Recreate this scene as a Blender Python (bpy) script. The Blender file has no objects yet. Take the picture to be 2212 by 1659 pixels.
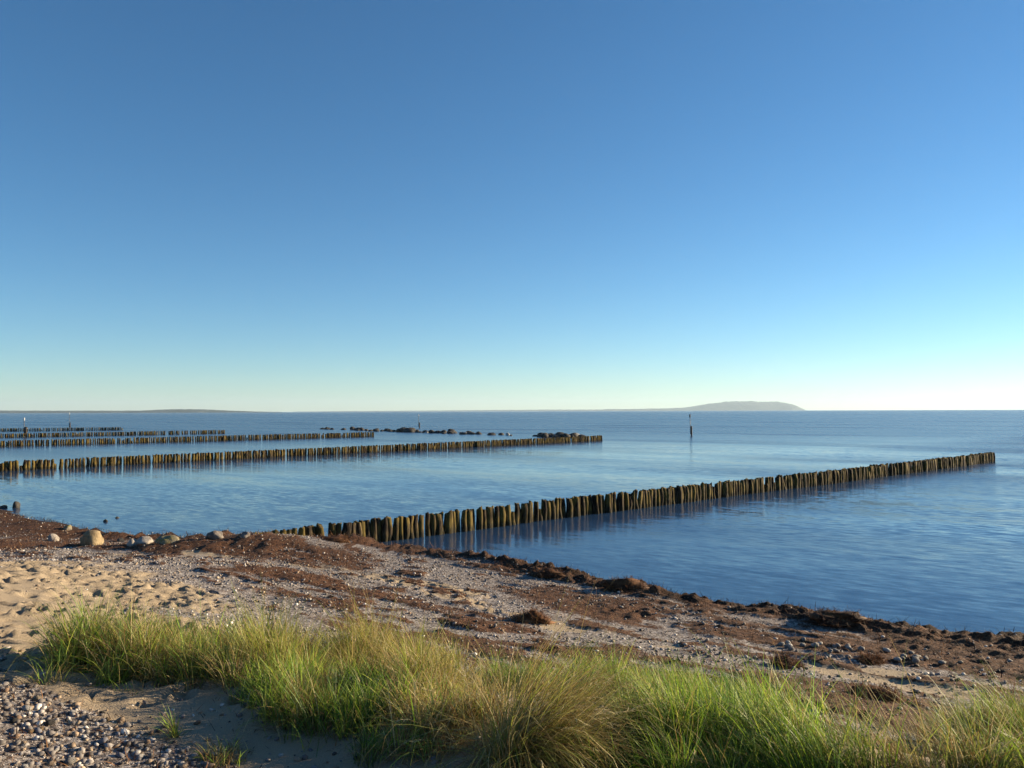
import bpy, math, random
import numpy as np
from mathutils import Vector, Matrix
R = math.radians
random.seed(7); rng = np.random.default_rng(11)
scene = bpy.context.scene
C = scene.collection

# ------------------------------------------------------------------ camera
EYE = 4.0
cd = bpy.data.cameras.new('camera'); cam = bpy.data.objects.new('camera', cd); C.objects.link(cam)
cd.sensor_width = 36; cd.lens = 28.25; cd.clip_start = 0.05; cd.clip_end = 40000
cam.rotation_mode = 'XYZ'
cam.matrix_world = Matrix.Translation((0, 0, EYE)) @ Matrix.Rotation(R(91.93), 4, 'X') @ Matrix.Rotation(R(-0.19), 4, 'Z')
scene.camera = cam

# ------------------------------------------------------------------ sky, sun, exposure
SUN_AZ, SUN_EL = 67.0, 12.5            # degrees clockwise from the viewing direction (+Y), degrees up
w = bpy.data.worlds.new('World'); scene.world = w; w.use_nodes = True
nt = w.node_tree; bg = nt.nodes['Background']
sky = nt.nodes.new('ShaderNodeTexSky'); sky.sky_type = 'NISHITA'; sky.sun_disc = False
sky.sun_elevation = R(SUN_EL); sky.sun_rotation = R(SUN_AZ); sky.altitude = 0
sky.air_density = 0.82; sky.dust_density = 0.03; sky.ozone_density = 4.0
hs = nt.nodes.new('ShaderNodeHueSaturation'); hs.inputs['Saturation'].default_value = 1.10; nt.links.new(sky.outputs[0], hs.inputs['Color'])
wb = nt.nodes.new('ShaderNodeMix'); wb.data_type = 'RGBA'; wb.blend_type = 'MULTIPLY'; wb.inputs[0].default_value = 1.0
nt.links.new(hs.outputs[0], wb.inputs[6]); wb.inputs[7].default_value = (1.02, 1.04, .965, 1)       # the camera's cool white balance
nt.links.new(wb.outputs[2], bg.inputs[0]); bg.inputs[1].default_value = 0.059
sd = bpy.data.lights.new('sun', 'SUN'); sun = bpy.data.objects.new('sun', sd); C.objects.link(sun)
sd.energy = 5.0; sd.angle = R(0.55); sd.color = (1.0, 0.80, 0.54)
sv = Vector((math.sin(R(SUN_AZ)) * math.cos(R(SUN_EL)), math.cos(R(SUN_AZ)) * math.cos(R(SUN_EL)), math.sin(R(SUN_EL))))
sun.rotation_euler = sv.to_track_quat('Z', 'Y').to_euler(); sun.location = sv * 50
vs = scene.view_settings
vs.view_transform = 'Standard'; vs.look = 'None'; vs.gamma = 1; vs.exposure = 1.5; vs.use_curve_mapping = False

# ------------------------------------------------------------------ helpers
def hash2(ix, iy, seed):
    h = (ix.astype(np.int64) * 374761393 + iy.astype(np.int64) * 668265263 + seed * 144665417) & 0xffffffff
    h = ((h ^ (h >> 13)) * 1274126177) & 0xffffffff
    return ((h ^ (h >> 16)) & 0xffff) / 65535.0
def vnoise(x, y, seed=0):
    x = np.asarray(x, float); y = np.asarray(y, float)
    ix = np.floor(x); iy = np.floor(y); fx = x - ix; fy = y - iy
    fx = fx * fx * (3 - 2 * fx); fy = fy * fy * (3 - 2 * fy)
    a = hash2(ix, iy, seed); b = hash2(ix + 1, iy, seed); c = hash2(ix, iy + 1, seed); d = hash2(ix + 1, iy + 1, seed)
    return (a * (1 - fx) + b * fx) * (1 - fy) + (c * (1 - fx) + d * fx) * fy
def fbm(x, y, seed=0, o=4):
    s = 0; a = 0.5; f = 1.0
    for k in range(o):
        s = s + a * vnoise(x * f, y * f, seed + k * 17); a *= 0.5; f *= 2.03
    return s / (1 - 0.5 ** o)
def sstep(a, b, x):
    t = np.clip((x - a) / (b - a), 0, 1); return t * t * (3 - 2 * t)

def mesh_np(name, verts, faces, smooth=True, colors=None, attrs=None):
    """verts (n,3); faces: list of (m,k) int arrays"""
    me = bpy.data.meshes.new(name)
    verts = np.ascontiguousarray(verts, np.float32)
    if not isinstance(faces, list): faces = [faces]
    loops = np.concatenate([f.ravel() for f in faces]).astype(np.int32)
    tot = np.concatenate([np.full(len(f), f.shape[1], np.int32) for f in faces])
    st = np.concatenate([[0], np.cumsum(tot)[:-1]]).astype(np.int32)
    me.vertices.add(len(verts)); me.vertices.foreach_set('co', verts.ravel())
    me.loops.add(len(loops)); me.loops.foreach_set('vertex_index', loops)
    me.polygons.add(len(tot)); me.polygons.foreach_set('loop_start', st); me.polygons.foreach_set('loop_total', tot)
    me.polygons.foreach_set('use_smooth', np.full(len(tot), smooth))
    if colors is not None:
        a = me.attributes.new('col', 'FLOAT_COLOR', 'POINT')
        cc = np.ones((len(verts), 4), np.float32); cc[:, :3] = colors; a.data.foreach_set('color', cc.ravel())
    for k, v in (attrs or {}).items():
        a = me.attributes.new(k, 'FLOAT', 'POINT'); a.data.foreach_set('value', np.ascontiguousarray(v, np.float32))
    me.update(calc_edges=True); me.validate()
    return me
def link(name, me, mat=None, parent=None, loc=None):
    o = bpy.data.objects.new(name, me); C.objects.link(o)
    if mat is not None and me is not None and len(me.materials) == 0: me.materials.append(mat)
    if parent is not None: o.parent = parent
    if loc is not None: o.location = loc
    return o
def tag(o, label=None, cat=None, group=None, kind=None):
    if label: o['label'] = label
    if cat: o['category'] = cat
    if group: o['group'] = group
    if kind: o['kind'] = kind
    return o

class NT:
    def __init__(s, name):
        s.m = bpy.data.materials.new(name); s.m.use_nodes = True; s.t = s.m.node_tree; s.t.nodes.clear()
        s.out = s.n('ShaderNodeOutputMaterial')
    def n(s, typ, **kw):
        nd = s.t.nodes.new(typ)
        for k, v in kw.items():
            if k.startswith('i_'):
                key = k[2:]; key = int(key) if key.isdigit() else key.replace('_', ' ')
                s.set(nd.inputs[key], v)
            else: setattr(nd, k, v)
        return nd
    def set(s, sock, v):
        if hasattr(v, 'is_output') or isinstance(v, bpy.types.NodeSocket): s.t.links.new(v, sock)
        else: sock.default_value = v
    def math(s, op, a, b=0.0, clamp=False):
        nd = s.n('ShaderNodeMath', operation=op, use_clamp=clamp); s.set(nd.inputs[0], a); s.set(nd.inputs[1], b); return nd.outputs[0]
    def mix(s, f, a, b, typ='MIX'):
        nd = s.n('ShaderNodeMix', data_type='RGBA', blend_type=typ); s.set(nd.inputs[0], f); s.set(nd.inputs[6], a); s.set(nd.inputs[7], b); return nd.outputs[2]
    def ramp(s, f, stops):
        nd = s.n('ShaderNodeValToRGB'); s.set(nd.inputs[0], f); el = nd.color_ramp.elements
        while len(el) < len(stops): el.new(0.5)
        for e, (p, c) in zip(el, stops): e.position = p; e.color = (*c, 1) if len(c) == 3 else c
        return nd.outputs[0]
    def noise(s, vec, scale, detail=4, rough=0.55, col=False):
        nd = s.n('ShaderNodeTexNoise', i_Scale=scale, i_Detail=detail, i_Roughness=rough)
        if vec is not None: s.t.links.new(vec, nd.inputs['Vector'])
        return nd.outputs[1 if col else 0]
    def attr(s, name, out='Fac'):
        return s.n('ShaderNodeAttribute', attribute_name=name).outputs[out]
    def vscale(s, vec, v):
        nd = s.n('ShaderNodeVectorMath', operation='MULTIPLY'); s.t.links.new(vec, nd.inputs[0]); nd.inputs[1].default_value = v; return nd.outputs[0]
    def coord(s, o='Object'): return s.n('ShaderNodeTexCoord').outputs[o]
    def pos(s): return s.n('ShaderNodeNewGeometry').outputs['Position']
    def pbsdf(s, col, rough=0.8, spec=0.3, normal=None, **kw):
        p = s.n('ShaderNodeBsdfPrincipled'); s.set(p.inputs['Base Color'], col); s.set(p.inputs['Roughness'], rough)
        s.set(p.inputs['Specular IOR Level'], spec)
        if normal is not None: s.t.links.new(normal, p.inputs['Normal'])
        for k, v in kw.items(): s.set(p.inputs[k.replace('_', ' ')], v)
        return p
    def bump(s, h, strength=0.5, dist=0.02):
        b = s.n('ShaderNodeBump', i_Strength=strength, i_Distance=dist); s.t.links.new(h, b.inputs['Height']); return b.outputs[0]
    def done(s, shader):
        s.t.links.new(shader.outputs[0] if hasattr(shader, 'outputs') else shader, s.out.inputs[0]); return s.m

# ------------------------------------------------------------------ terrain shape (metres; sea level 0)
SHORE = np.array([(-6000, 7200), (-330, 420), (-142, 185), (-112, 140), (-82, 100), (-47, 57), (-31, 42), (-20.6, 32.2), (-15.0, 27.3),
                  (-12.4, 25.3), (-9.8, 24.9), (-6.5, 24.6), (-2.3, 22.7), (0, 20.9), (2.7, 17.9), (4.8, 16.0),
                  (6.5, 15.0), (8.0, 14.0), (9.6, 13.1), (14, 9.6), (24, 2), (60, -26), (400, -300), (6000, -4800)], float)
def shore_s(x, y):
    x = np.asarray(x, float); y = np.asarray(y, float)
    best = np.full(x.shape, 1e12); sg = np.ones(x.shape)
    for (ax, ay), (bx, by) in zip(SHORE[:-1], SHORE[1:]):
        dx, dy = bx - ax, by - ay; L = dx * dx + dy * dy
        t = np.clip(((x - ax) * dx + (y - ay) * dy) / L, 0, 1)
        px, py = ax + t * dx - x, ay + t * dy - y; d = px * px + py * py
        cr = dx * (y - ay) - dy * (x - ax)
        m = d < best - 1e-9
        best = np.where(m, d, best); sg = np.where(m, np.where(cr < 0, 1.0, -1.0), sg)
    return np.sqrt(best) * sg
def masks(x, y):
    s = shore_s(x, y)
    sw = s + (fbm(x * 0.35, y * 0.35, 3, 3) - 0.5) * 1.1
    # stretched along the shore (direction about (0.78,-0.63))
    al = x * 0.78 - y * 0.63; ac = x * 0.63 + y * 0.78
    n1 = fbm(al * 0.45, ac * 1.5, 21, 4); n2 = fbm(al * 1.3, ac * 3.2, 31, 4)
    mixn = 0.6 * n1 + 0.4 * n2
    edge = sstep(-0.55, 0.1, sw) * (1 - sstep(0.9, 1.8, sw + (n1 - 0.5) * 1.6 - sstep(4, 8.5, x) * 1.4 - sstep(-12, -17, x) * 1.2))
    bandB = np.exp(-((s - 2.7 - (n1 - .5) * 1.5) / 1.1) ** 2) * sstep(-3.0, 2.5, x)
    bandL = np.exp(-((s - 3.2 - (n1 - .5) * 2.0) / 1.6) ** 2) * sstep(-1.5, -5.0, x) * 0.95
    bandC = np.exp(-((s - 6.6 - (n1 - .5) * 2.2) / 1.35) ** 2) * sstep(-7.5, -4.5, x)
    pat = np.maximum(np.maximum(bandB, bandC), bandL) * sstep(0.40, 0.57, mixn + 0.10)
    scat = sstep(0.55, 0.68, n2) * 0.7 * sstep(0, 1, s) * (1 - sstep(8, 9.5, s))
    wr = np.clip(np.maximum(np.maximum(edge, pat), scat), 0, 1)
    wr = wr * (1 - sstep(8.3, 9.3, s))
    n3 = fbm(x * 0.9, y * 0.9, 41, 4)
    sand = sstep(-0.8, 0.9, s - (9.35 + np.clip((x + 3.0) * 1.6, 0, 9)) + (n3 - 0.5) * 3.0)
    sand = np.maximum(sand, np.exp(-((s - 4.6 - (n1 - .5) * 2) / 0.75) ** 2) * sstep(0.40, 0.55, n3) * 0.9)
    # shingle in the foreground hollow
    fg = sstep(0.22, -0.22, (y - 4.35 + .60 * x) * .8 + (n3 - .5) * 1.1) * sstep(-9, -7, x)
    sand = np.maximum(sand, sstep(7.2, 6.2, y + 0.2 * x)) * (1 - fg)
    sand = sand * (1 - 0.8 * wr)
    return s, wr, sand, fg
# dune hummocks that carry the grass (x, y, rx, ry, h)
HUMM = [(-3.1, 7.7, 1.5, 0.6, .13), (-1.2, 7.2, 1.3, 0.75, .24), (0.1, 5.9, 1.0, .8, .22), (1.3, 6.2, 1.5, .9, .24), (2.6, 5.5, 1.3, 1.0, .20), (3.9, 5.3, 1.5, 1.0, .24),
        (-1.5, 5.1, 2.0, 0.85, -.22)]
def ground_parts(x, y):
    x = np.asarray(x, float); y = np.asarray(y, float)
    s, wr, sand, fg = masks(x, y)
    sp = np.maximum(s, 0)
    z = 0.142 * np.minimum(sp, 16.5) + 0.02 * np.clip(sp - 16.5, 0, 60) - 0.24 * np.sin(np.pi * np.clip(sp / 14.0, 0, 1)) ** 1.2
    z = np.where(s < 0, np.maximum(0.13 * s, -2.5), z)
    z = z + 0.10 * sstep(-0.1, 0.6, s) * (1 - sstep(0.6, 3.0, s))           # small berm at the water's edge
    z = z + 0.37 * np.exp(-(((x + 6.9) / 2.6) ** 2 + ((y - 22.2) / 1.5) ** 2))  # beach piled up at the groyne's root
    for hx, hy, rx, ry, h in HUMM: z = z + h * np.exp(-(((x - hx) / rx) ** 2 + ((y - hy) / ry) ** 2))
    z = z + (fbm(x * 0.5, y * 0.5, 5, 3) - 0.5) * 0.16 * sstep(0.3, 3, s)
    return z, s, wr, sand, fg
def detail_parts(x, y, z, s, wr, sand):
    lump = .55 * fbm(x * 1.4, y * 1.4, 51, 3) + .45 * fbm(x * 5.5, y * 5.5, 53, 3); fine = fbm(x * 9, y * 9, 61, 3)
    wl = wr * (0.03 + 0.30 * np.clip(lump - 0.34, 0, 1) * 2.0 * (0.28 + 0.72 * sstep(1.5, .6, s)) + 0.06 * (fine - .5))
    return z + wl * sstep(-0.6, -0.1, s) + (fbm(x * 3, y * 3, 71, 3) - 0.5) * 0.05 * sand * sstep(0, 1, s) + (fine - .5) * 0.012 * sstep(0, .5, s)
def ground_z(x, y):
    z, s, wr, sand, fg = ground_parts(x, y)
    return detail_parts(np.asarray(x, float), np.asarray(y, float), z, s, wr, sand)
FPX = 1736.0
def hit(u, v):
    """ground point below a sighting (u, v) on a 2212 x 1659 sheet"""
    hz = 891.5 - 7.5 * u / 2212; a = (u - 1106) / FPX; b = (v - hz) / FPX
    Y = np.linspace(2.0, 60, 4000); z = ground_z(a * Y, Y); ray = EYE - b * Y
    k = np.argmax(ray <= z); k = k if k else 3999
    return Vector((a * Y[k], Y[k], max(float(z[k]), 0.0)))

# ------------------------------------------------------------------ materials
def mat_ground():
    m = NT('beach_sand_and_shingle'); P = m.pos()
    sand = m.attr('sand'); wr = m.attr('wrack')
    vor = m.n('ShaderNodeTexVoronoi', i_Scale=26.0); m.t.links.new(P, vor.inputs['Vector'])
    pebc = m.ramp(m.n('ShaderNodeSeparateColor', i_0=vor.outputs['Color']).outputs[0],
                  [(0, (.04, .033, .03)), (.4, (.15, .128, .12)), (.70, (.27, .24, .228)), (1, (.60, .57, .55))])
    vor2 = m.n('ShaderNodeTexVoronoi', i_Scale=70.0); m.t.links.new(P, vor2.inputs['Vector'])
    pebf = m.ramp(m.n('ShaderNodeSeparateColor', i_0=vor2.outputs['Color']).outputs[1],
                  [(0, (.05, .04, .034)), (.5, (.19, .158, .14)), (1, (.40, .365, .33))])
    peb = m.mix(0.5, pebc, pebf)
    sandc = m.ramp(m.noise(P, 1.3, 5), [(.25, (.285, .232, .165)), (.75, (.38, .315, .225))])
    sandc = m.mix(0.35, sandc, m.ramp(m.noise(P, 180, 2), [(.3, (.2, .145, .095)), (.7, (.46, .355, .245))]))
    n = m.math('ADD', sand, m.math('MULTIPLY', m.math('SUBTRACT', m.noise(P, 9, 4), .5), .9), True)
    sf = m.ramp(n, [(.35, (0, 0, 0)), (.6, (1, 1, 1))])
    c = m.mix(sf, peb, sandc)
    wc = m.ramp(m.noise(P, 22, 5, .7), [(.32, (.018, .009, .006)), (.52, (.085, .039, .020)), (.72, (.22, .112, .056))])
    wn = m.math('ADD', wr, m.math('MULTIPLY', m.math('SUBTRACT', m.noise(P, 14, 5, .7), .5), 1.0), True)
    c = m.mix(m.ramp(wn, [(.35, (0, 0, 0)), (.55, (1, 1, 1))]), c, wc)
    h = m.math('ADD', m.math('MULTIPLY', vor.outputs['Distance'], m.math('SUBTRACT', 0.6, m.math('MULTIPLY', sf, .5))), m.math('MULTIPLY', m.noise(P, 60, 4, .7), 1.0))
    wet_shade = m.attr('wet'); c = m.mix(wet_shade, c, m.mix(1.0, c, (.35, .33, .33, 1), 'MULTIPLY'))  # damp edge tone, also painting in shade on the wrack ridge's near side
    return m.done(m.pbsdf(c, 0.92, 0.2, m.bump(h, 0.8, 0.03)))
def mat_attr(name, rough=0.75, spec=0.3, trans=0.0, bumpscale=None, bstr=.3):
    m = NT(name); c = m.attr('col', 'Color'); nor = None
    if bumpscale:
        o = m.pos(); c = m.mix(m.math('MULTIPLY', m.noise(o, bumpscale, 4, .65), .9), c, m.mix(1.0, c, (.35, .33, .32, 1), 'MULTIPLY')); nor = m.bump(m.noise(o, bumpscale * 1.7, 3), bstr, .01)
    p = m.pbsdf(c, rough, spec, nor)
    if trans:
        t = m.n('ShaderNodeBsdfTranslucent'); m.t.links.new(c, t.inputs[0])
        mx = m.n('ShaderNodeMixShader', i_Fac=trans); m.t.links.new(p.outputs[0], mx.inputs[1]); m.t.links.new(t.outputs[0], mx.inputs[2]); return m.done(mx)
    return m.done(p)
def mat_stone(name, c1, c2, c3, scale=6, lichen=None):
    m = NT(name); o = m.coord()
    c = m.ramp(m.noise(o, scale, 6, .65), [(.28, c1), (.5, c2), (.72, c3)])
    if lichen:
        zz = m.n('ShaderNodeSeparateXYZ', i_0=m.n('ShaderNodeNewGeometry').outputs['Normal']).outputs[2]
        f = m.math('MULTIPLY', m.ramp(m.noise(o, scale * .8, 5, .7), [(.42, (0, 0, 0)), (.52, (1, 1, 1))]), m.ramp(zz, [(.35, (0, 0, 0)), (.6, (1, 1, 1))]))
        c = m.mix(f, c, (*lichen, 1))
    return m.done(m.pbsdf(c, .85, .3, m.bump(m.noise(o, scale * 3, 6, .7), .9, .05)))
def mat_wood():
    m = NT('weathered_pile_wood'); o = m.coord(); rnd = m.n('ShaderNodeObjectInfo').outputs['Random']
    off = m.n('ShaderNodeVectorMath', operation='ADD'); m.t.links.new(o, off.inputs[0])
    cx = m.n('ShaderNodeCombineXYZ', i_0=m.math('MULTIPLY', rnd, 37.0), i_2=m.math('MULTIPLY', rnd, 11.0)); m.t.links.new(cx.outputs[0], off.inputs[1]); v = off.outputs[0]
    grain = m.noise(m.vscale(v, (22, 22, 2.2)), 1.0, 6, .65)
    c = m.ramp(grain, [(.36, (.005, .004, .003)), (.52, (.024, .017, .011)), (.70, (.15, .112, .066))])
    c = m.mix(m.math('MULTIPLY', rnd, .55), c, m.mix(1.0, c, (.45, .36, .30, 1), 'MULTIPLY'))
    alg = m.ramp(m.noise(m.vscale(v, (3, 3, 1.4)), 1.0, 4), [(.42, (0, 0, 0)), (.58, (1, 1, 1))])
    c = m.mix(m.math('MULTIPLY', alg, .46), c, (.20, .145, .028, 1))
    z = m.n('ShaderNodeSeparateXYZ', i_0=o).outputs[2]
    wet = m.ramp(m.math('ADD', z, m.math('MULTIPLY', m.noise(m.vscale(v, (5, 5, 1)), 1.0, 3), .25)), [(.24, (1, 1, 1)), (.34, (0, 0, 0))])
    c = m.mix(m.math('MULTIPLY', wet, .8), c, (.022, .02, .012, 1))
    p = m.pbsdf(c, .88, .15, m.bump(grain, .8, .02)); return m.done(p)
def mat_plain(name, col, rough=.7, var=.3, scale=8):
    m = NT(name); o = m.coord(); d = tuple(x * (1 - var) for x in col)
    return m.done(m.pbsdf(m.ramp(m.noise(o, scale, 5), [(.3, d), (.7, col)]), rough, .3))
def mat_water():
    m = NT('sea_water'); P = m.pos()
    # ripple slopes: broad sea chop far out, calmer lee water between the groynes, low swell lines near the beach
    def slope(scale, vec, det): 
        n = m.n('ShaderNodeVectorMath', operation='SUBTRACT'); m.t.links.new(m.noise(vec, scale, det, .55, True), n.inputs[0]); n.inputs[1].default_value = (.5, .5, .5); return n.outputs[0]
    rot = m.n('ShaderNodeMapping', vector_type='POINT'); m.t.links.new(P, rot.inputs[0]); rot.inputs['Rotation'].default_value = (0, 0, R(36)); Q = rot.outputs[0]
    Qs = m.vscale(Q, (.35, 1.0, 1.0))
    s1 = slope(5.0, Qs, 2.0); s2 = slope(1.1, Qs, 3.0); s3 = slope(.28, m.vscale(Q, (.22, 1, 1)), 2.0)
    patch = m.ramp(m.noise(m.vscale(Q, (.35, 1.0, 1)), .05, 3, .5), [(.36, (.30, .30, .30)), (.60, (1, 1, 1))])
    dist = m.n('ShaderNodeVectorMath', operation='LENGTH'); m.t.links.new(P, dist.inputs[0])
    far = m.n('ShaderNodeMapRange', i_From_Min=16.0, i_From_Max=110.0, i_To_Min=.13, i_To_Max=1.0); m.t.links.new(dist.outputs['Value'], far.inputs['Value'])
    sx = m.n('ShaderNodeSeparateXYZ', i_0=P).outputs
    # lee side left of the first groyne stays calmer: signed distance from its line
    gl = m.math('SUBTRACT', m.math('MULTIPLY', m.math('ADD', sx[0], 6.35), .667), m.math('MULTIPLY', m.math('SUBTRACT', sx[1], 22.7), .745))
    lee = m.n('ShaderNodeMapRange', i_From_Min=-20.0, i_From_Max=6.0, i_To_Min=.28, i_To_Max=1.0); m.t.links.new(gl, lee.inputs['Value'])
    amp = m.math('MULTIPLY', m.math('MULTIPLY', patch, far.outputs[0]), lee.outputs[0])
    def sc(v, f):
        n = m.n('ShaderNodeVectorMath', operation='SCALE'); m.t.links.new(v, n.inputs[0]); m.set(n.inputs['Scale'], f); return n.outputs[0]
    def add(a, b):
        n = m.n('ShaderNodeVectorMath', operation='ADD'); m.t.links.new(a, n.inputs[0]); m.t.links.new(b, n.inputs[1]); return n.outputs[0]
    tot = add(sc(s1, m.math('MULTIPLY', amp, 1.15)), add(sc(s2, m.math('MULTIPLY', amp, .4)), sc(s3, m.math('ADD', m.math('MULTIPLY', amp, .2), .055))))
    flat = m.vscale(tot, (1, 1, 0)); up = m.n('ShaderNodeCombineXYZ', i_2=1.0).outputs[0]
    nn = m.n('ShaderNodeVectorMath', operation='NORMALIZE'); m.t.links.new(add(flat, up), nn.inputs[0])
    fr = m.n('ShaderNodeMapRange', i_From_Min=14.0, i_From_Max=150.0, i_To_Min=.17, i_To_Max=.52); m.t.links.new(dist.outputs['Value'], fr.inputs['Value'])
    pr = m.ramp(m.noise(m.vscale(Q, (.22, 1.0, 1)), .07, 4, .55), [(.34, (.50, .50, .50)), (.62, (1.1, 1.1, 1.1))])
    rough = m.math('MULTIPLY', m.math('MULTIPLY', fr.outputs[0], m.math('MAXIMUM', pr, m.math('MULTIPLY', far.outputs[0], .92))), m.math('ADD', .35, m.math('MULTIPLY', lee.outputs[0], .65)))
    p = m.pbsdf((.020, .050, .112, 1), rough, .5, nn.outputs[0], IOR=1.333)
    return m.done(p)

M_ground = mat_ground(); M_water = mat_water(); M_wood = mat_wood()
M_shingle = mat_attr('shingle_stone', .7, .35, 0, 30, .2)
M_grass = mat_attr('beach_grass_blade', .55, .35, .42)
M_straw = mat_attr('dry_grass_blade', .7, .25, .35)
M_weed = mat_attr('seaweed_strand', .75, .15, .10)

# ------------------------------------------------------------------ ground and sea
def axis(lo, hi, step, far, grow=1.10):
    a = list(np.arange(lo, hi, step)); s = step; x = a[-1]
    while x < far: s *= grow; x += s; a.append(x)
    s = step; x = lo; b = []
    while x > -far: s *= grow; x -= s; b.append(x)
    return np.array(b[::-1] + a)
xs = axis(-14, 11, 0.05, 15500, 1.12); ys = axis(2.5, 20, 0.05, 15500, 1.12)
GX, GY = np.meshgrid(xs, ys)
Z, S, WR, SAND, FG = ground_parts(GX, GY)
Z = detail_parts(GX, GY, Z, S, WR, SAND)
def footprint(cx, cy, ang, ln, wd, dep):
    i0, i1 = np.searchsorted(xs, (cx - .45, cx + .45)); j0, j1 = np.searchsorted(ys, (cy - .45, cy + .45))
    if i1 - i0 < 3 or j1 - j0 < 3: return
    x = GX[j0:j1, i0:i1] - cx; y = GY[j0:j1, i0:i1] - cy
    a = x * math.cos(ang) + y * math.sin(ang); b = -x * math.sin(ang) + y * math.cos(ang)
    r = np.sqrt((a / ln) ** 2 + (b / wd) ** 2)
    Z[j0:j1, i0:i1] += (-dep * np.exp(-r ** 6) + dep * 0.36 * np.exp(-((r - 1.45) / .4) ** 2)) * np.clip(SAND[j0:j1, i0:i1] * 1.3, 0, 1)
for k in range(2700):
    footprint(random.uniform(-13, 0.5), random.uniform(6.5, 17), random.choice((R(150), R(-30), R(60))) + random.gauss(0, .5), random.uniform(.10, .135), random.uniform(.06, .08), random.uniform(.042, .068))
for k in range(60):
    footprint(random.uniform(-3, 1.5), random.uniform(3.4, 5.6), random.uniform(0, 6.3), random.uniform(.12, .16), random.uniform(.06, .09), random.uniform(.012, .03))
ny, nx = Z.shape
idx = np.arange(nx * ny).reshape(ny, nx)
quads = np.stack([idx[:-1, :-1], idx[:-1, 1:], idx[1:, 1:], idx[1:, :-1]], -1).reshape(-1, 4)
ground = link('beach_ground', mesh_np('beach_ground', np.stack([GX, GY, Z], -1).reshape(-1, 3), quads, True, None,
              {'sand': SAND.ravel(), 'wrack': (WR * sstep(-.6, 0, S)).ravel(), 'wet': sstep(1.0, .35, S + (fbm(GX * 1.5, GY * 1.5, 81, 3) - .5) * 1.4).ravel()}), M_ground)  # 'wet' marks the waterline strip: damp ground plus painted ridge shade
tag(ground, 'sloping beach of pale sand, shingle and brown wrack', kind='structure')
wx = axis(-40, 40, 8, 12000, 1.25); WXg, WYg = np.meshgrid(wx, wx); n = len(wx); ii = np.arange(n * n).reshape(n, n)
sea = link('sea', mesh_np('sea', np.stack([WXg, WYg, np.zeros_like(WXg)], -1).reshape(-1, 3),
           np.stack([ii[:-1, :-1], ii[:-1, 1:], ii[1:, 1:], ii[1:, :-1]], -1).reshape(-1, 4), False), M_water)
tag(sea, 'calm blue sea reaching to the horizon', kind='structure')

# ------------------------------------------------------------------ far land
def ridge(name, pts, dist, depth, mat, label, rough, tail=None):
    """pts: (sighting u, px above the horizon); a wooded ridge with its own depth"""
    us = np.array([p[0] for p in pts], float); hs = np.array([p[1] for p in pts], float)
    X = (us - 1106) / FPX * dist; H = hs / FPX * dist + EYE * .6
    gx = np.linspace(X[0], X[-1], 320); gy = np.linspace(0, 1, 15)
    hh = np.interp(gx, X, H)
    A, B = np.meshgrid(gx, gy); HH = np.interp(A, X, H)
    prof = np.clip(np.sin(np.clip(B, 0, 1) * math.pi), 0, 1) ** .55
    zz = HH * prof * (1 + rough * (fbm(A / dist * 420, B * 6, 5, 4) - .5)) - 1.0 * (prof < .02)
    yy = dist + (B - .5) * depth * (0.4 + .6 * HH / HH.max())
    nx_, ny_ = len(gx), len(gy); q = np.arange(nx_ * ny_).reshape(ny_, nx_)
    o = link(name, mesh_np(name, np.stack([A, yy, zz], -1).reshape(-1, 3), np.stack([q[:-1, :-1], q[:-1, 1:], q[1:, 1:], q[1:, :-1]], -1).reshape(-1, 4), True), mat)
    return tag(o, label, kind='structure')
_mh = NT('far_wooded_hill'); _o = _mh.pos()
M_hill = _mh.done(_mh.pbsdf(_mh.ramp(_mh.noise(_mh.vscale(_o, (1, .4, 6)), .006, 5, .6), [(.38, (.012, .022, .022)), (.5, (.026, .040, .036)), (.56, (.042, .055, .05)), (.68, (.07, .078, .07))]), .95, .1))
ridge('headland', [(1290, 1.5), (1310, 4), (1345, 3.5), (1400, 4.5), (1440, 5), (1480, 6.5), (1505, 10), (1535, 15), (1570, 18.5), (1620, 19.5), (1650, 18), (1680, 18.5), (1700, 14), (1715, 7.5), (1728, 0.5)],
      13500, 1500, M_hill, 'hazy grey headland rising to a hill on the horizon', .22)
ridge('far_shore', [(640, .6), (760, 1.4), (900, 1.8), (1050, 2.5), (1180, 3.0), (1300, 3.0)], 14200, 800, M_hill, 'faint low strip of far shore beside the headland', .5)
ridge('wooded_coast', [(-700, 6), (-300, 5.5), (0, 5.2), (120, 4.4), (300, 4.0), (345, 5.6), (385, 6.8), (440, 6.2), (480, 4.0), (555, 1.2), (600, .3)], 6500, 600, M_hill, 'low dark wooded coast on the horizon', .3)
# tower on the headland
def lathe(prof, seg=16):
    v = []; f = []
    for (r, z) in prof:
        for k in range(seg):
            a = 2 * math.pi * k / seg; v.append((r * math.cos(a), r * math.sin(a), z))
    for i in range(len(prof) - 1):
        for k in range(seg):
            k2 = (k + 1) % seg; f.append((i * seg + k, i * seg + k2, (i + 1) * seg + k2, (i + 1) * seg + k))
    return np.array(v), np.array(f)
def lathe_obj(name, prof, mat, parent=None, seg=16, loc=None):
    v, f = lathe(prof, seg); return link(name, mesh_np(name, v, f, True), mat, parent, loc)
tw = link('hill_tower', None, loc=((1622 - 1106) / FPX * 13500, 13500, 138))
tag(tw, 'tiny slender tower on the crest of the hazy headland', 'tower')
M_white = mat_plain('white_render', (.7, .7, .68), .7, .15, 1); M_darkmetal = mat_plain('dark_metal', (.05, .05, .055), .5, .3, 2)
lathe_obj('shaft', [(0, -6), (4.2, -6), (3.6, 10), (3.0, 26), (0, 26)], M_white, tw)
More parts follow.
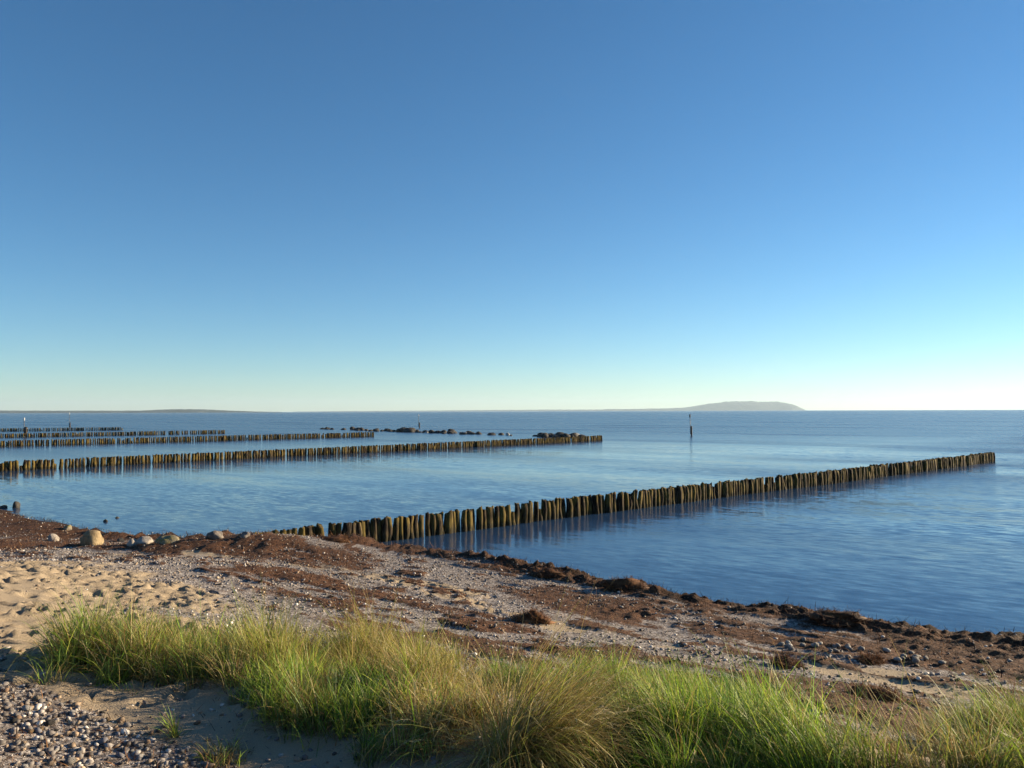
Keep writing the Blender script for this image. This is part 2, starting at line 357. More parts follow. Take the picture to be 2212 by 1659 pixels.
lathe_obj('lantern', [(0, 26.02), (2.9, 26.02), (2.9, 27), (1.8, 27.2), (1.8, 30), (2.2, 30.2), (.3, 32.5), (0, 32.6)], M_darkmetal, tw)

# ------------------------------------------------------------------ wooden groynes
def pile_mesh(seed, h):
    r = random.Random(seed); seg = 11; rings = 9; v = []; f = []; r0 = r.uniform(.105, .128)
    ph = [r.uniform(0, 6.28) for _ in range(6)]; bx, by = r.gauss(0, .035), r.gauss(0, .035); kn = r.uniform(.2, .6); ka = r.uniform(0, 6.28)
    tx, ty = r.gauss(0, .12), r.gauss(0, .12); split = r.uniform(0, 6.28)
    for i in range(rings):
        t = i / (rings - 1); z = -1.3 + (h + 1.3) * t; zz = max(0, z) / h
        for k in range(seg):
            a = 2 * math.pi * k / seg
            rad = r0 * (1 - .10 * zz) * (1 + .09 * math.sin(2 * a + ph[0]) + .06 * math.sin(3 * a + ph[1] + z) + .05 * math.sin(5 * a + ph[2] + 2 * z) + .10 * math.exp(-((zz - kn) / .12) ** 2) * math.cos(a - ka))
            if i == rings - 1: rad *= .88 + .08 * math.sin(3 * a + ph[3]); 
            x = rad * math.cos(a) + bx * math.sin(zz * 3); y = rad * math.sin(a) + by * math.sin(zz * 2.4)
            dz = (tx * x + ty * y) * 2.5 + .018 * math.sin(4 * a + ph[4]) if i == rings - 1 else ((tx * x + ty * y) * 2.5 if i == rings - 2 else 0)
            v.append((x, y, z + dz - (.02 if i == rings - 2 else 0)))
    for i in range(rings - 1):
        for k in range(seg):
            k2 = (k + 1) % seg; f.append((i * seg + k, i * seg + k2, (i + 1) * seg + k2, (i + 1) * seg + k))
    c = len(v); last = (rings - 1) * seg; v.append((tx * .02, ty * .02, h + .015 - r.uniform(0, .05)))
    tri = np.array([(last + k, last + (k + 1) % seg, c) for k in range(seg)])
    me = mesh_np('pile', np.array(v), [np.array(f), tri], True); me.materials.append(M_wood); return me
PILES = [pile_mesh(100 + i, .70) for i in range(14)]
def groyne(label, a, b, step, gaps=(), miss=.035, hs=1.0, missing_end=0.0, fat=1.04):
    A = Vector((a[0], a[1], 0)); B = Vector((b[0], b[1], 0)); L = (B - A).length; D = (B - A) / L; Nn = Vector((-D.y, D.x, 0))
    root = link('wooden_groyne', None, loc=A); tag(root, label, 'groyne', 'timber pile groynes running out from the beach')
    slits = []
    for g in gaps:
        q = (g - 1106) / FPX; slits.append((q * A.y - A.x) / (D.x - q * D.y))
    d = 0.0; k = 0
    while d < L:
        if slits and d > slits[0]: slits.pop(0); d += .10
        u = d / L; d += step * random.uniform(.90, 1.12); k += 1
        if random.random() < miss + (missing_end if u > .72 else 0): d -= step * random.uniform(.35, .8); continue
        o = bpy.data.objects.new('pile', PILES[random.randrange(len(PILES))]); C.objects.link(o); o.parent = root
        lean = 1.0 if random.random() > .06 else 3.0
        wob = (vnoise(d * .25, 0.5, 5) - .5) * .35
        o.location = D * d + Nn * (random.gauss(0, .042) + wob)
        sag = (vnoise(d * .12, 3.3, 9) - .5) * .06
        sc = hs * (1 + sag + random.gauss(0, .02) - (random.uniform(.1, .5) if random.random() < .04 else 0))
        rs = fat * random.uniform(.74, 1.18)
        o.scale = (rs, rs, sc)
        o.rotation_euler = (random.gauss(0, R(1.4)) * lean, random.gauss(0, R(1.4)) * lean, random.uniform(0, 6.28))
    return root
groyne('long weathered pile groyne rooted in the brown wrack of the near beach', (-7.4, 21.75), (36.6, 61.3), .199, miss=.015, gaps=(908, 1015, 1083, 1272, 1530))
groyne('pile groyne whose outer end reaches the stone breakwater, yellowish posts', (-36.5, 53.2), (11.9, 107.5), .240, fat=1.10, hs=.95, gaps=(118, 124, 470, 474, 1110), miss=.018)
groyne('short-looking pile groyne ending in open water before the stone breakwater', (-66, 89), (-22.2, 128), .245, gaps=(410, 413), miss=.04, hs=1.02)
groyne('distant broken pile groyne with wide gaps toward its outer end', (-90, 121.5), (-53.6, 149), .26, gaps=(338, 341, 385, 388, 391, 405, 408, 425, 428), miss=.08, missing_end=.12, hs=.95)
groyne('farthest pile groyne with ragged uneven posts', (-118, 166), (-87.5, 180), .29, miss=.10, hs=1.0)

# ------------------------------------------------------------------ stones
def ico(sub):
    import bmesh
    bm = bmesh.new(); bmesh.ops.create_icosphere(bm, subdivisions=sub, radius=1); bm.verts.ensure_lookup_table()
    v = np.array([x.co[:] for x in bm.verts]); f = np.array([[q.index for q in p.verts] for p in bm.faces]); bm.free(); return v, f
I1, I2, I3 = ico(1), ico(2), ico(3)
def rock(seed, base=I3, amp=.35, cut=5):
    v, f = base; v = v.copy(); r = np.random.default_rng(seed)
    for _ in range(cut):                                   # planar facets
        nrm = r.normal(size=3); nrm /= np.linalg.norm(nrm); d = r.uniform(.5, .9); k = v @ nrm; v -= np.outer(np.clip(k - d, 0, None) * .85, nrm)
    n = fbm(v[:, 0] * 1.6 + v[:, 2] * 1.3 + seed, v[:, 1] * 1.6 - v[:, 2] * .9, seed, 4) - .5
    return v * (1 + amp * n)[:, None], f
def boulder(pos, w, h, mat, label, seed, depth=.8, rz=None, sink=.25, cut=8):
    sink += .13; h *= .70; w *= .74
    v, f = rock(seed, I3, .6, cut); v = v * np.array([w / 2.2, w / 2 * depth, h * (1 / (2 - 2 * sink)) ])
    v[:, 2] += h * (.5 - sink) * 1.0
    o = link('shore_boulder', mesh_np('shore_boulder', v, f, True), mat, loc=pos); o.rotation_euler.z = random.uniform(-.5, .5) if rz is None else rz
    return tag(o, label, 'boulder', 'boulders along the waterline')
S_tan = mat_stone('tan_boulder_stone', (.10, .07, .04), (.24, .18, .10), (.36, .29, .18), 3)
S_pale = mat_stone('pale_boulder_stone', (.14, .12, .10), (.30, .265, .225), (.46, .42, .36), 3)
S_dark = mat_stone('dark_wet_stone', (.018, .017, .016), (.045, .042, .038), (.09, .083, .075), 3)
S_lich = mat_stone('lichen_boulder_stone', (.10, .09, .06), (.20, .17, .12), (.32, .28, .2), 3, (.20, .175, .065))
S_grey = mat_stone('grey_boulder_stone', (.06, .052, .046), (.14, .12, .105), (.26, .23, .2), 3)
boulder(hit(38, 1103), .52, .44, S_dark, 'round dark wet boulder standing in the water off the wrack', 15, .9, sink=.12, cut=2)
boulder(hit(12, 1101), .6, .22, S_dark, 'flat dark wet stone beside the round dark boulder', 2)
boulder(hit(120, 1166), .46, .36, S_pale, 'small pale rounded boulder sitting in brown wrack', 3, sink=.15)
boulder(hit(148, 1142), .42, .24, S_lich, 'small yellowish lichened stone at the wrack edge', 4)
boulder(hit(205, 1175), .92, .62, S_tan, 'largest shore boulder, tan and blocky', 25, .8, sink=.2)
boulder(hit(312, 1172), .74, .30, S_pale, 'low whitish boulder beside the lichened one', 6)
boulder(hit(288, 1176), .5, .26, S_pale, 'small pale stone leaning against the low whitish boulder', 7)
boulder(hit(265, 1168), .4, .16, S_dark, 'low dark stone between the tan and the whitish boulders', 8)
boulder(hit(363, 1170), .92, .32, S_lich, 'low wide boulder capped with yellow-green lichen', 9)
boulder(hit(466, 1163), .74, .36, S_grey, 'grey-brown humped boulder rising from the wrack', 10, sink=.2)
boulder(hit(531, 1156), .42, .22, S_grey, 'small dark brown stone near the groyne root', 11)
boulder(hit(232, 1139), .3, .14, S_dark, 'tiny dark stone breaking the calm water', 12)
boulder(hit(257, 1136), .25, .12, S_dark, 'smaller dark stone breaking the calm water', 13)

# stone breakwater: thing > boulders
bw = link('stone_breakwater', None, loc=(-18, 152, 0)); tag(bw, 'low line of dark boulders lying in the sea beyond the groynes', 'breakwater')
S_bw = mat_stone('breakwater_stone', (.012, .012, .012), (.035, .033, .031), (.075, .07, .065), 2)
S_bwp = mat_stone('water_glint_stone', (.10, .10, .10), (.28, .28, .27), (.55, .55, .53), 2)  # pale stone standing in for bright water between the dark boulders
bwm = []
for i in range(8):
    v, f = rock(200 + i, I2, .45); me = mesh_np('breakwater_boulder', v, f, True); me.materials.append(S_bwp if i == 7 else S_bw); bwm.append(me)
P0, P1 = Vector((-43, 184, 0)), Vector((10.5, 119, 0))
bwn = 0
for k in range(190):
    t = random.random(); dens = .35 + .65 * (vnoise(t * 14, .3, 77) > .42)
    if random.random() > dens: continue
    s = random.uniform(.30, .62)
    if abs(t - .42) < .03: s = random.uniform(.7, 1.25)
    elif abs(t - .56) < .03 or abs(t - .13) < .02 or t > .88: s = random.uniform(.5, .95)
    p = P0.lerp(P1, t) + Vector((random.gauss(0, .9), random.gauss(0, .9), 0))
    o = bpy.data.objects.new('boulder', bwm[7] if random.random() < .16 and t > .5 else bwm[random.randrange(7)]); C.objects.link(o); o.parent = bw
    o.location = p - bw.location + Vector((0, 0, s * random.uniform(-.15, .25))); o.scale = (s * random.uniform(.9, 1.6), s * random.uniform(.8, 1.3), s * random.uniform(.6, .95)); o.rotation_euler = (random.gauss(0, .2), random.gauss(0, .2), random.uniform(0, 6.28))

# ------------------------------------------------------------------ marker poles at the groyne heads
M_pole = mat_plain('tarred_pole', (.035, .028, .024), .7, .4, 4); M_polew = mat_plain('white_topmark_paint', (.42, .43, .44), .5, .1, 4); M_polem = mat_plain('grey_steel_pole', (.10, .10, .105), .5, .3, 4)
def marker(u, dist, h, label, white, lower=1.4, lr=.13):
    root = link('marker_pole', None, loc=((u - 1106) / FPX * dist, dist, 0)); tag(root, label, 'pole', 'marker poles at the groyne heads')
    lathe_obj('foot_pile', [(0, -1.5), (lr, -1.5), (lr * 1.05, .3), (lr * .95, lower), (0, lower + .02)], M_pole, root)
    p = lathe_obj('pole', [(0, .2), (.055, .2), (.05, h - .3), (0, h - .3)], M_polem, root, 10, (-lr * 1.35, 0, 0)); p.rotation_euler = (0, R(-1.2), 0)
    lathe_obj('collar', [(lr * .6, lower - .35), (lr * 1.5, lower - .35), (lr * 1.5, lower - .23), (lr * .6, lower - .23)], M_polem, root)
    t = lathe_obj('topmark', [(0, h - .5), (.10, h - .5), (.11, h - .45), (.11, h - .05), (.05, h), (0, h)], M_polew if white else M_pole, root, 12, (-lr * 1.35 - h * .02, 0, 0))
    return root
marker(1493, 128.5, 3.4, 'dark marker pole with black topmark standing alone in open water', False, 1.5, .12)
marker(906, 196, 3.3, 'pale-topped marker pole behind the stone breakwater', True, 1.3)
marker(152, 208, 4.0, 'thin pale-topped marker pole beyond the end of the farthest groyne', True, 1.4)
marker(57, 131, 3.2, 'pale-topped marker pole with thick dark foot among the broken groyne', True, 1.7, .2)

# ------------------------------------------------------------------ shingle
PAL = 1.3 * np.array([(.20, .18, .165), (.13, .115, .105), (.30, .275, .25), (.55, .52, .48), (.25, .185, .125), (.06, .05, .045), (.17, .11, .07), (.17, .165, .18), (.36, .28, .19)])
PW = np.array([.2, .16, .15, .09, .12, .1, .06, .08, .04])
def pebbles_np(px, py, size, base, seed):
    r = np.random.default_rng(seed); n = len(px); bv, bf = base
    pz = ground_z(px, py)
    shp = np.stack([rock(seed * 7 + i, base, .35, 3)[0] for i in range(10)])[r.integers(0, 10, n)]         # n,V,3
    sc = np.stack([size * r.uniform(.8, 1.35, n), size * r.uniform(.7, 1.1, n), size * r.uniform(.45, .8, n)], -1)
    a = r.uniform(0, 6.283, n); ca, sa = np.cos(a)[:, None], np.sin(a)[:, None]
    v = shp * sc[:, None, :] * .5
    x = v[..., 0] * ca - v[..., 1] * sa; y = v[..., 0] * sa + v[..., 1] * ca; zt = v[..., 2] + x * r.normal(0, .25, n)[:, None]
    V = np.stack([x + px[:, None], y + py[:, None], zt + (pz + sc[:, 2] * .18)[:, None]], -1)
    col = PAL[r.choice(len(PAL), n, p=PW)] * r.uniform(.75, 1.25, n)[:, None]
    nv = bv.shape[0]; F = (bf[None] + (np.arange(n) * nv)[:, None, None]).reshape(-1, 3)
    return V.reshape(-1, 3), F, np.repeat(col, nv, 0)
def scatter(n, x0, x1, y0, y1, prob, seed):
    r = np.random.default_rng(seed); x = r.uniform(x0, x1, n); y = r.uniform(y0, y1, n)
    s, wr, sand, fg = masks(x, y); k = r.random(n) < prob(x, y, s, wr, sand, fg); return x[k], y[k], r.random(k.sum())
# upper and lower beach
bx_, by_, rr = scatter(120000, -20, 16, 6, 30, lambda x, y, s, w_, sa, fg: (s > .2) * (s < 11.5) * (.05 + .95 * sstep(.42, .58, fbm(x * .5, y * .5, 91, 3) + .10)) * (1 - .86 * sa) * (1 - .75 * w_), 5)
sz = .020 + .055 * rr ** 3.5
# icosahedra keep far pebbles cheap
phi = (1 + 5 ** .5) / 2
I0v = np.array([(-1, phi, 0), (1, phi, 0), (-1, -phi, 0), (1, -phi, 0), (0, -1, phi), (0, 1, phi), (0, -1, -phi), (0, 1, -phi), (phi, 0, -1), (phi, 0, 1), (-phi, 0, -1), (-phi, 0, 1)]) / math.sqrt(1 + phi * phi)
I0f = np.array([(0, 11, 5), (0, 5, 1), (0, 1, 7), (0, 7, 10), (0, 10, 11), (1, 5, 9), (5, 11, 4), (11, 10, 2), (10, 7, 6), (7, 1, 8), (3, 9, 4), (3, 4, 2), (3, 2, 6), (3, 6, 8), (3, 8, 9), (4, 9, 5), (2, 4, 11), (6, 2, 10), (8, 6, 7), (9, 8, 1)])
I0 = (I0v, I0f)
V, F, K = pebbles_np(bx_, by_, sz, I0, 3)
sh = link('beach_shingle', mesh_np('beach_shingle', V, F, True, K), M_shingle); tag(sh, 'grey and whitish shingle strewn over the beach', 'shingle', kind='stuff')
# foreground hollow
fx, fy, rr = scatter(27000, -6.0, .3, 3.4, 7.8, lambda x, y, s, w_, sa, fg: .10 + .90 * fg, 6)
sz = .010 + .062 * rr ** 3.2
V, F, K = pebbles_np(fx, fy, sz, I1, 4)
sh2 = link('foreground_shingle', mesh_np('foreground_shingle', V, F, True, K), M_shingle); tag(sh2, 'coarse mixed shingle in the hollow before the grass', 'shingle', kind='stuff')
# the largest pebbles, one by one
KINDS = [('pale grey', (.34, .32, .295), 'grey'), ('white', (.58, .55, .51), 'white'), ('ochre brown', (.26, .18, .10), 'ochre'), ('dark slate', (.06, .055, .052), 'dark'), ('warm buff', (.36, .29, .205), 'buff')]
PM = []
for nm, c, _ in KINDS:
    c = np.array(c); PM.append(mat_stone(nm.replace(' ', '_') + '_pebble_stone', tuple(c * .6), tuple(c), tuple(np.minimum(c * 1.2, .8)), 25))
pm = [[None] * 4 for _ in KINDS]
for i in range(len(KINDS)):
    for j in range(4):
        v, f = rock(400 + i * 4 + j, I1, .4, 4); me = mesh_np('pebble', v, f, True); me.materials.append(PM[i]); pm[i][j] = me
def big_pebble(x, y, s, i, label, group):
    o = bpy.data.objects.new('pebble', pm[i][random.randrange(4)]); C.objects.link(o)
    hz = s * random.uniform(.28, .4); o.scale = (s * random.uniform(.5, .68), s * random.uniform(.38, .52), hz)
    o.location = (x, y, float(ground_z(np.array([x]), np.array([y]))[0]) + hz * .55); o.rotation_euler = (random.gauss(0, .2), random.gauss(0, .2), random.uniform(0, 6.28))
    tag(o, label, 'pebble', group)
bxs, bys, rr = scatter(900, -4.3, -.5, 3.8, 6.8, lambda x, y, s, w_, sa, fg: .01 + .9 * fg, 8)
for k in range(min(230, len(bxs))):
    i = random.choices(range(5), (.36, .12, .2, .14, .18))[0]; nm = KINDS[i][0]
    big_pebble(float(bxs[k]), float(bys[k]), .034 + .055 * float(rr[k]) ** 2.5, i, f'{nm} pebble, thumb to fist sized, in the coarse shingle before the grass', f'{KINDS[i][2]} pebbles in the foreground shingle')
for (u0, v0, u1, v1, n_) in ((1690, 1386, 2010, 1425, 36),):
    for k in range(n_):
        t = random.random(); p = hit(u0 + (u1 - u0) * t + random.gauss(0, 12), v0 + (v1 - v0) * t + random.gauss(0, 6))
        big_pebble(p.x, p.y, random.uniform(.07, .13), random.choice((0, 0, 1)), 'fist-sized pale stone in the row between the wrack bands', 'pale stones between the wrack bands')

# ------------------------------------------------------------------ ribbons: grass blades and seaweed strands
def ribbons(root, L, W, th0, kap, az, seg, col0, col1, twist=None, seed=0, zlim=None):
    r = np.random.default_rng(seed); n = len(L); t = np.linspace(0, 1, seg + 1)
    th = th0[:, None] + kap[:, None] * (t[None, :-1] + .5 / seg) ** 1.3
    dh = np.sin(th) * (L / seg)[:, None]; dz = np.cos(th) * (L / seg)[:, None]
    hz = np.concatenate([np.zeros((n, 1)), np.cumsum(dh, 1)], 1); vz = np.concatenate([np.zeros((n, 1)), np.cumsum(dz, 1)], 1)
    cv = r.normal(0, .10, n)[:, None] * (t ** 2)[None] * L[:, None]
    ca, sa = np.cos(az)[:, None], np.sin(az)[:, None]
    x = root[:, 0:1] + hz * ca - cv * sa; y = root[:, 1:2] + hz * sa + cv * ca; z = root[:, 2:3] + vz
    if zlim is not None: z = np.maximum(z, zlim[:, None])
    tw_ = az + math.pi / 2 + (r.normal(0, .6, n) if twist is None else twist)
    wx_, wy_ = np.cos(tw_)[:, None], np.sin(tw_)[:, None]
    wd = (W[:, None] * .5) * np.clip(1.12 - t ** 2.2 * 1.05, .06, 1)[None]
    A = np.stack([x - wx_ * wd, y - wy_ * wd, z], -1); B = np.stack([x + wx_ * wd, y + wy_ * wd, z], -1)
    V = np.stack([A, B], 2).reshape(-1, 3); m_ = 2 * (seg + 1)
    q = np.array([(2 * i, 2 * i + 1, 2 * i + 3, 2 * i + 2) for i in range(seg)])
    F = (q[None] + (np.arange(n) * m_)[:, None, None]).reshape(-1, 4)
    cc = col0[:, None, :] * (1 - t)[None, :, None] ** 2 + col1[:, None, :] * (1 - (1 - t) ** 2)[None, :, None]
    return V, F, np.repeat(cc, 2, 1).reshape(-1, 3), np.stack([x[:, -1], y[:, -1], z[:, -1]], -1), th[:, -1]

GREENS = np.array([(.16, .29, .02), (.26, .40, .03), (.08, .17, .03), (.38, .45, .06), (.16, .25, .06)])
STRAW = np.array([(.46, .34, .12), (.36, .25, .09), (.60, .50, .25), (.24, .14, .05), (.44, .38, .11)])
def tussock(label, polys, n, hgt, straw, lean=0.0, lean_az=0.0, bend=.9, seed=0, heads=0, wide=1.0, upright=.25, group=None, yellow=0.0, per=60, rad=.085):
    """polys: root patches (x, y, rx, ry, weight) on the dune; blades fan out of many small stools inside them"""
    r = np.random.default_rng(seed); n = int(n * .70)
    cs = np.array(polys, float); wts = cs[:, 4] / cs[:, 4].sum()
    ns = max(1, n // per); sp_ = r.choice(len(cs), ns, p=wts); sc_ = cs[sp_]
    cen = sc_[:, :2] + np.clip(r.normal(0, 1, (ns, 2)), -1.9, 1.9) * .55 * sc_[:, 2:4]
    sid = r.choice(ns, n, p=(lambda q: q / q.sum())(r.gamma(2.0, 1.0, ns)))
    small = np.minimum(rad, sc_[:, 2] * .6)[sid]
    off = r.normal(0, 1, (n, 2)) * small[:, None] * .6; root = cen[sid] + off
    gz = ground_z(root[:, 0], root[:, 1]) - .015
    sl = r.uniform(.6, 1.25, ns)[sid]; clump = .62 + .76 * vnoise(root[:, 0] * 2.3, root[:, 1] * 2.3, 13)
    L = hgt * sl * clump * np.clip(r.normal(.95, .28, n), .25, 1.6)
    W = wide * r.uniform(.0034, .0088, n)
    base = np.array([cs[0, 0], cs[0, 1], float(ground_z(cs[:1, 0], cs[:1, 1])[0])])
    saz = r.uniform(0, 6.283, ns)[sid]; srd = r.uniform(0, .22, ns)[sid]
    lx = off[:, 0] / (small + 1e-6) * upright * .9 + r.normal(0, .2, n) + lean * math.cos(lean_az) + np.cos(saz) * srd
    ly = off[:, 1] / (small + 1e-6) * upright * .9 + r.normal(0, .2, n) + lean * math.sin(lean_az) + np.sin(saz) * srd
    az = np.arctan2(ly, lx); th0 = np.clip(np.hypot(lx, ly) * r.uniform(.5, 1.3, n), .02, 1.2)
    kap = bend * (.2 + r.gamma(1.5, .8, n)); flop = r.random(n) < .13; th0 = np.where(flop, r.uniform(.6, 1.35, n), th0); az = np.where(flop, r.uniform(0, 6.283, n), az)
    sfield = fbm(root[:, 0] * 1.9, root[:, 1] * 1.9, 23 + seed, 3) + r.normal(0, .13, ns)[sid]
    isst = r.random(n) < np.clip(straw + (sfield - .5) * 1.3, .05, .95)
    shade = r.uniform(.55, 1.35, ns)[sid] * r.uniform(.65, 1.3, n)
    g = GREENS[r.integers(0, len(GREENS), n)] * shade[:, None]; g = g * (1 - yellow) + np.array((.30, .27, .055)) * yellow
    s_ = STRAW[r.integers(0, len(STRAW), n)] * r.uniform(.6, 1.2, n)[:, None]
    R3 = np.column_stack([root, gz]) - base
    e = link('beach_grass', None, loc=base); tag(e, label, 'grass', group)
    for nm, k, mt, c0, c1 in (('green_blades', ~isst, M_grass, g * .6 + s_ * .3, g), ('straw_blades', isst, M_straw, s_ * .85, s_)):
        if k.sum() < 3: continue
        V, F, K, tip, _ = ribbons(R3[k], L[k], W[k] * (1 if nm[0] == 'g' else .75), th0[k], kap[k] * (1 if nm[0] == 'g' else 1.3), az[k], 6, c0[k], c1[k], None, seed)
        tag(link(nm, mesh_np(nm, V, F, True, K), mt, e), kind='stuff')
    # dead thatch lying round the stools
    m_ = n // 3; ix = r.integers(0, n, m_); q = R3[ix] + np.column_stack([r.normal(0, .06, (m_, 2)), np.zeros(m_)])
    q[:, 2] = ground_z(q[:, 0] + base[0], q[:, 1] + base[1]) - base[2] + r.uniform(0, .05, m_); ct = np.array([(.13, .08, .04), (.20, .135, .06), (.08, .05, .03), (.28, .2, .09)])[r.integers(0, 4, m_)]
    V, F, K, _, _ = ribbons(q, r.uniform(.06, .22, m_) * min(1, hgt / .35), r.uniform(.003, .006, m_), r.normal(1.3, .3, m_), r.normal(.3, .4, m_), r.uniform(0, 6.283, m_), 3, ct, ct, None, seed + 5, q[:, 2] - .004)
    tag(link('dead_thatch', mesh_np('dead_thatch', V, F, True, K), M_straw, e), kind='stuff')
    if heads:
        ix = r.choice(n, heads, replace=False); Lh = np.minimum(L[ix] * 1.1 + .08, hgt * 1.05); cst = np.array((.50, .42, .22)) * r.uniform(.7, 1.1, (heads, 1))
        V, F, K, tip, tht = ribbons(R3[ix], Lh, np.full(heads, .0026), th0[ix] * .8, kap[ix] * .45, az[ix], 6, cst, cst, None, seed + 1)
        tag(link('flower_stalks', mesh_np('flower_stalks', V, F, True, K), M_straw, e), kind='stuff')
        m_ = 9; rep = np.repeat(np.arange(heads), m_); off = np.tile(np.linspace(-.10, .01, m_), heads)
        tt = tht[rep] + .1; rt = tip[rep] + np.column_stack([np.cos(az[ix][rep]) * np.sin(tt) * off, np.sin(az[ix][rep]) * np.sin(tt) * off, np.cos(tt) * off])
        k = len(rep); V, F, K, _, _ = ribbons(rt, np.full(k, .032), np.full(k, .006), tt + r.normal(0, .25, k), np.full(k, .3), az[ix][rep] + r.normal(0, .4, k), 2, cst[rep] * 1.1, cst[rep] * 1.1, None, seed + 2)
        tag(link('seed_heads', mesh_np('seed_heads', V, F, True, K), M_straw, e), kind='stuff')
    return e
def patch(u, v, ru, depth, wgt=1.0):
    p = hit(u, v); return (p.x, p.y, ru / FPX * p.y, depth, wgt)
tussock('long low clump of green grass beside the trampled sand', [patch(300, 1425, 130, .45, 1), patch(470, 1425, 110, .45, .8), patch(190, 1432, 60, .35, .35), patch(370, 1455, 110, .2, .3), patch(560, 1425, 70, .4, .5)], 14500, .44, .34, .12, R(150), .8, 1, 22)
tussock('yellowish grass clump with straw tops standing before the wrack', [patch(720, 1440, 130, .5, 1), patch(850, 1450, 110, .55, 1), patch(940, 1480, 70, .45, .6), patch(600, 1450, 60, .3, .3)], 14500, .48, .55, .10, R(160), .8, 2, 50, yellow=.55)
tussock('dark green grass growing low in front of the yellowish clump', [patch(690, 1545, 100, .25, 1), patch(560, 1510, 90, .3, .6), patch(800, 1560, 90, .25, .8), patch(620, 1480, 120, .22, .9), patch(800, 1500, 100, .2, .8)], 8000, .32, .28, .08, R(120), .7, 3, 0)
tussock('straw coloured grass clump beside the drooping tussock', [patch(920, 1590, 80, .25, 1), patch(1000, 1560, 70, .3, .8), patch(870, 1540, 70, .2, .5)], 4600, .42, .72, .08, R(30), 1.1, 4, 24)
tussock('tall drooping tussock of pale wiry blades bending over', [patch(1150, 1640, 60, .12, 1)], 6800, .74, .82, .40, R(5), 1.45, 5, 70, .85, .30, yellow=.55, per=600, rad=.12)
tussock('bright green grass bank behind the drooping tussock', [patch(1230, 1490, 110, .45, 1), patch(1370, 1490, 110, .5, 1), patch(1500, 1510, 110, .5, 1), patch(1120, 1480, 60, .3, .5)], 15500, .37, .26, .10, R(165), .7, 6, 40)
tussock('lush green grass on the dune slope with leaning stalks', [patch(1620, 1560, 100, .5, 1), patch(1700, 1635, 90, .35, 1), patch(1500, 1610, 120, .4, 1), patch(1400, 1600, 80, .3, .7), patch(1680, 1690, 160, .2, .9), patch(1420, 1690, 150, .2, .7)], 20500, .37, .28, .22, R(160), .7, 7, 45)
tussock('brownish tangled tussock with pale seed stalks at the dune end', [patch(2090, 1605, 90, .36, 1), patch(2180, 1590, 90, .45, 1), patch(2330, 1600, 110, .5, 1), patch(1980, 1700, 120, .12, .5), patch(2200, 1690, 120, .2, .8)], 16500, .42, .50, .22, R(165), .9, 8, 60, yellow=.15)
tussock('grass bank continuing along the dune past the tangled tussock', [(4.4, 4.6, .7, .5, 1), (5.3, 4.4, .7, .6, 1)], 6000, .48, .35, .18, R(165), .8, 9, 8)
tussock('single thin tuft alone on the shingle edge', [patch(395, 1580, 12, .04, 1)], 70, .34, .35, .05, R(60), .6, 10, 0)
tussock('short flattened yellow tuft between shingle and sand', [patch(480, 1622, 45, .10, 1)], 420, .12, .7, .05, R(60), 1.0, 11, 0)
tussock('sparse thin sprigs in front of the green clump', [patch(240, 1475, 60, .2, 1), patch(380, 1478, 60, .2, 1), patch(150, 1460, 40, .2, .6)], 420, .22, .3, .05, R(60), .8, 12, 0)
tussock('fine bluish-green sprigs on shaded sand before the dark grass', [patch(640, 1600, 60, .15, 1), patch(820, 1610, 80, .15, 1)], 520, .22, .2, .05, R(60), .8, 13, 0)

# ------------------------------------------------------------------ seaweed
WEED = np.array([(.026, .012, .008), (.088, .040, .020), (.165, .080, .036), (.24, .125, .055), (.13, .072, .04)])
def weed(name, x, y, z, n, seed, ln=(.06, .22), wd=(.004, .012), pale=0.0, up=.5, wet=None):
    r = np.random.default_rng(seed); L = r.uniform(*ln, n); W = r.uniform(*wd, n)
    th = r.normal(1.35, .38, n) - up * r.random(n) ** 3; kap = r.normal(.5, .7, n); az = r.uniform(0, 6.283, n)
    c = WEED[r.choice(5, n, p=(.3, .28, .2, .1, .12))] * r.uniform(.7, 1.3, n)[:, None]; c = c * (1 - pale) + pale * np.array((.26, .12, .05))
    if wet is not None: c = c * (1 - .7 * wet)[:, None]  # waterline strands darkened, part wetness, part shade put into the colour
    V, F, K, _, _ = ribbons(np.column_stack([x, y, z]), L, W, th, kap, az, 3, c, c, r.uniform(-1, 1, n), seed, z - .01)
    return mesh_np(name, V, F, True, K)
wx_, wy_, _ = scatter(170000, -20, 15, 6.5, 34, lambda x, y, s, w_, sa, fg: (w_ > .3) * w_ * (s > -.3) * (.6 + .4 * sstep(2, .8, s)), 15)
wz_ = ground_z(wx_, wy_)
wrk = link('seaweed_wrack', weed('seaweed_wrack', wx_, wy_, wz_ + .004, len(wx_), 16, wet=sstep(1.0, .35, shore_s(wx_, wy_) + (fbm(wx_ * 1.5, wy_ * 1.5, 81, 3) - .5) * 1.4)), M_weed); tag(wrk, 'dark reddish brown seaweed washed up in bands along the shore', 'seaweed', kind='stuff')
dx_, dy_, _ = scatter(12000, -5, 0, 3.6, 7, lambda x, y, s, w_, sa, fg: .05 + .5 * fg, 17)
deb = link('dry_weed_litter', weed('dry_weed_litter', dx_, dy_, ground_z(dx_, dy_) + .006, len(dx_), 18, (.03, .13), (.003, .008)), M_weed); tag(deb, 'thin dark weed scraps littered over the foreground shingle', 'litter', kind='stuff')
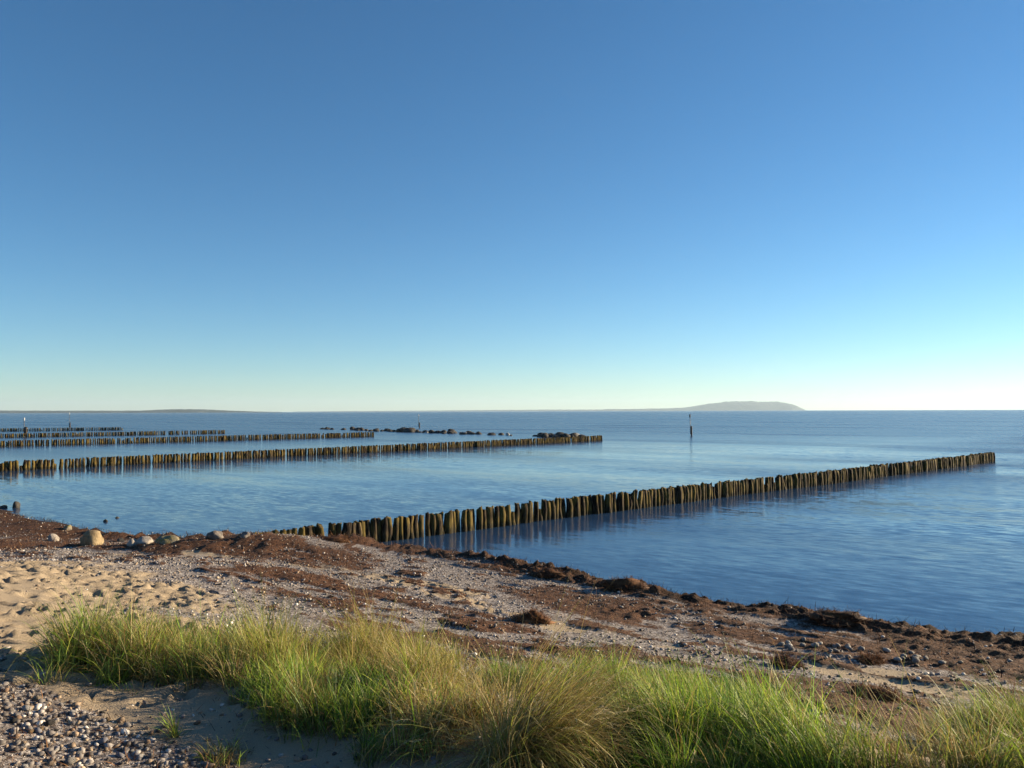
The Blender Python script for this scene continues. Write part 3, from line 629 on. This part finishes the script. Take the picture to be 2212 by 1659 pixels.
def clump(u, v, w_, h, label, seed, pale=.3, n=1500):
    p = hit(u, v); e = link('seaweed_clump', None, loc=p); tag(e, label, 'seaweed', 'heaps of seaweed on the beach')
    vv, f = rock(seed, I3, 1.3, 2); vv = vv * np.array([w_ / 2, w_ * .38, h * .8]); r = np.random.default_rng(seed); vv = vv * r.normal(1.0, .10, (len(vv), 1)) + r.normal(0, .012, vv.shape); vv[:, 2] = np.maximum(vv[:, 2], -.05)
    cc = WEED[r.choice(3, len(vv))] * .8 + pale * np.array((.10, .045, .018))
    link('mound', mesh_np('mound', vv, f, True, cc), M_weed, e)
    k = r.choice(np.where(vv[:, 2] > -.03)[0], n); q = vv[k] * r.uniform(.97, 1.08, (n, 1)) + r.normal(0, .012, (n, 3))
    tag(link('strands', weed('strands', q[:, 0], q[:, 1], q[:, 2], n, seed, (.04, .11), (.004, .010), pale, .45), M_weed, e), kind='stuff')
clump(1148, 1335, .62, .20, 'reddish seaweed heap in front of the bright shingle strip', 31, .5)
clump(1885, 1500, .62, .14, 'rusty seaweed heap showing behind the tangled tussock', 32, .45)
clump(1875, 1424, .40, .12, 'small rusty seaweed heap beside the row of pale stones', 33, .5)
clump(1690, 1432, .42, .12, 'small dark brown seaweed heap behind the green grass', 34, .2)
clump(1795, 1332, .85, .15, 'black wet seaweed heap on the waterline with a raised knob', 35, 0)
clump(1345, 1266, .9, .17, 'dark seaweed heap on the waterline where the wrack juts out', 36, .05)
clump(1190, 1240, .8, .15, 'dark seaweed heap on the waterline nearer the long groyne', 37, .05)
clump(730, 1166, .9, .12, 'brown seaweed heap lying against the groyne posts', 38, .3)

# ------------------------------------------------------------------ haze over the sea
HX = 16500.0; zb, zt = -3.7, 225.0
hv = np.array([(sx * HX, sy * HX, z) for z in (zb, zt) for sy in (-1, 1) for sx in (-1, 1)])
hf = np.array([(0, 2, 3, 1), (4, 5, 7, 6), (0, 1, 5, 4), (2, 6, 7, 3), (0, 4, 6, 2), (1, 3, 7, 5)])
mh = NT('sea_haze_air'); pv = mh.n('ShaderNodeVolumePrincipled'); pv.inputs['Color'].default_value = (.62, .82, 1.0, 1); pv.inputs['Density'].default_value = 0.00005; pv.inputs['Anisotropy'].default_value = .2
mh.t.links.new(pv.outputs[0], mh.out.inputs['Volume'])
hz_ = link('haze', mesh_np('haze', hv, hf, False), mh.m); tag(hz_, 'thin pale haze over the sea', kind='stuff')
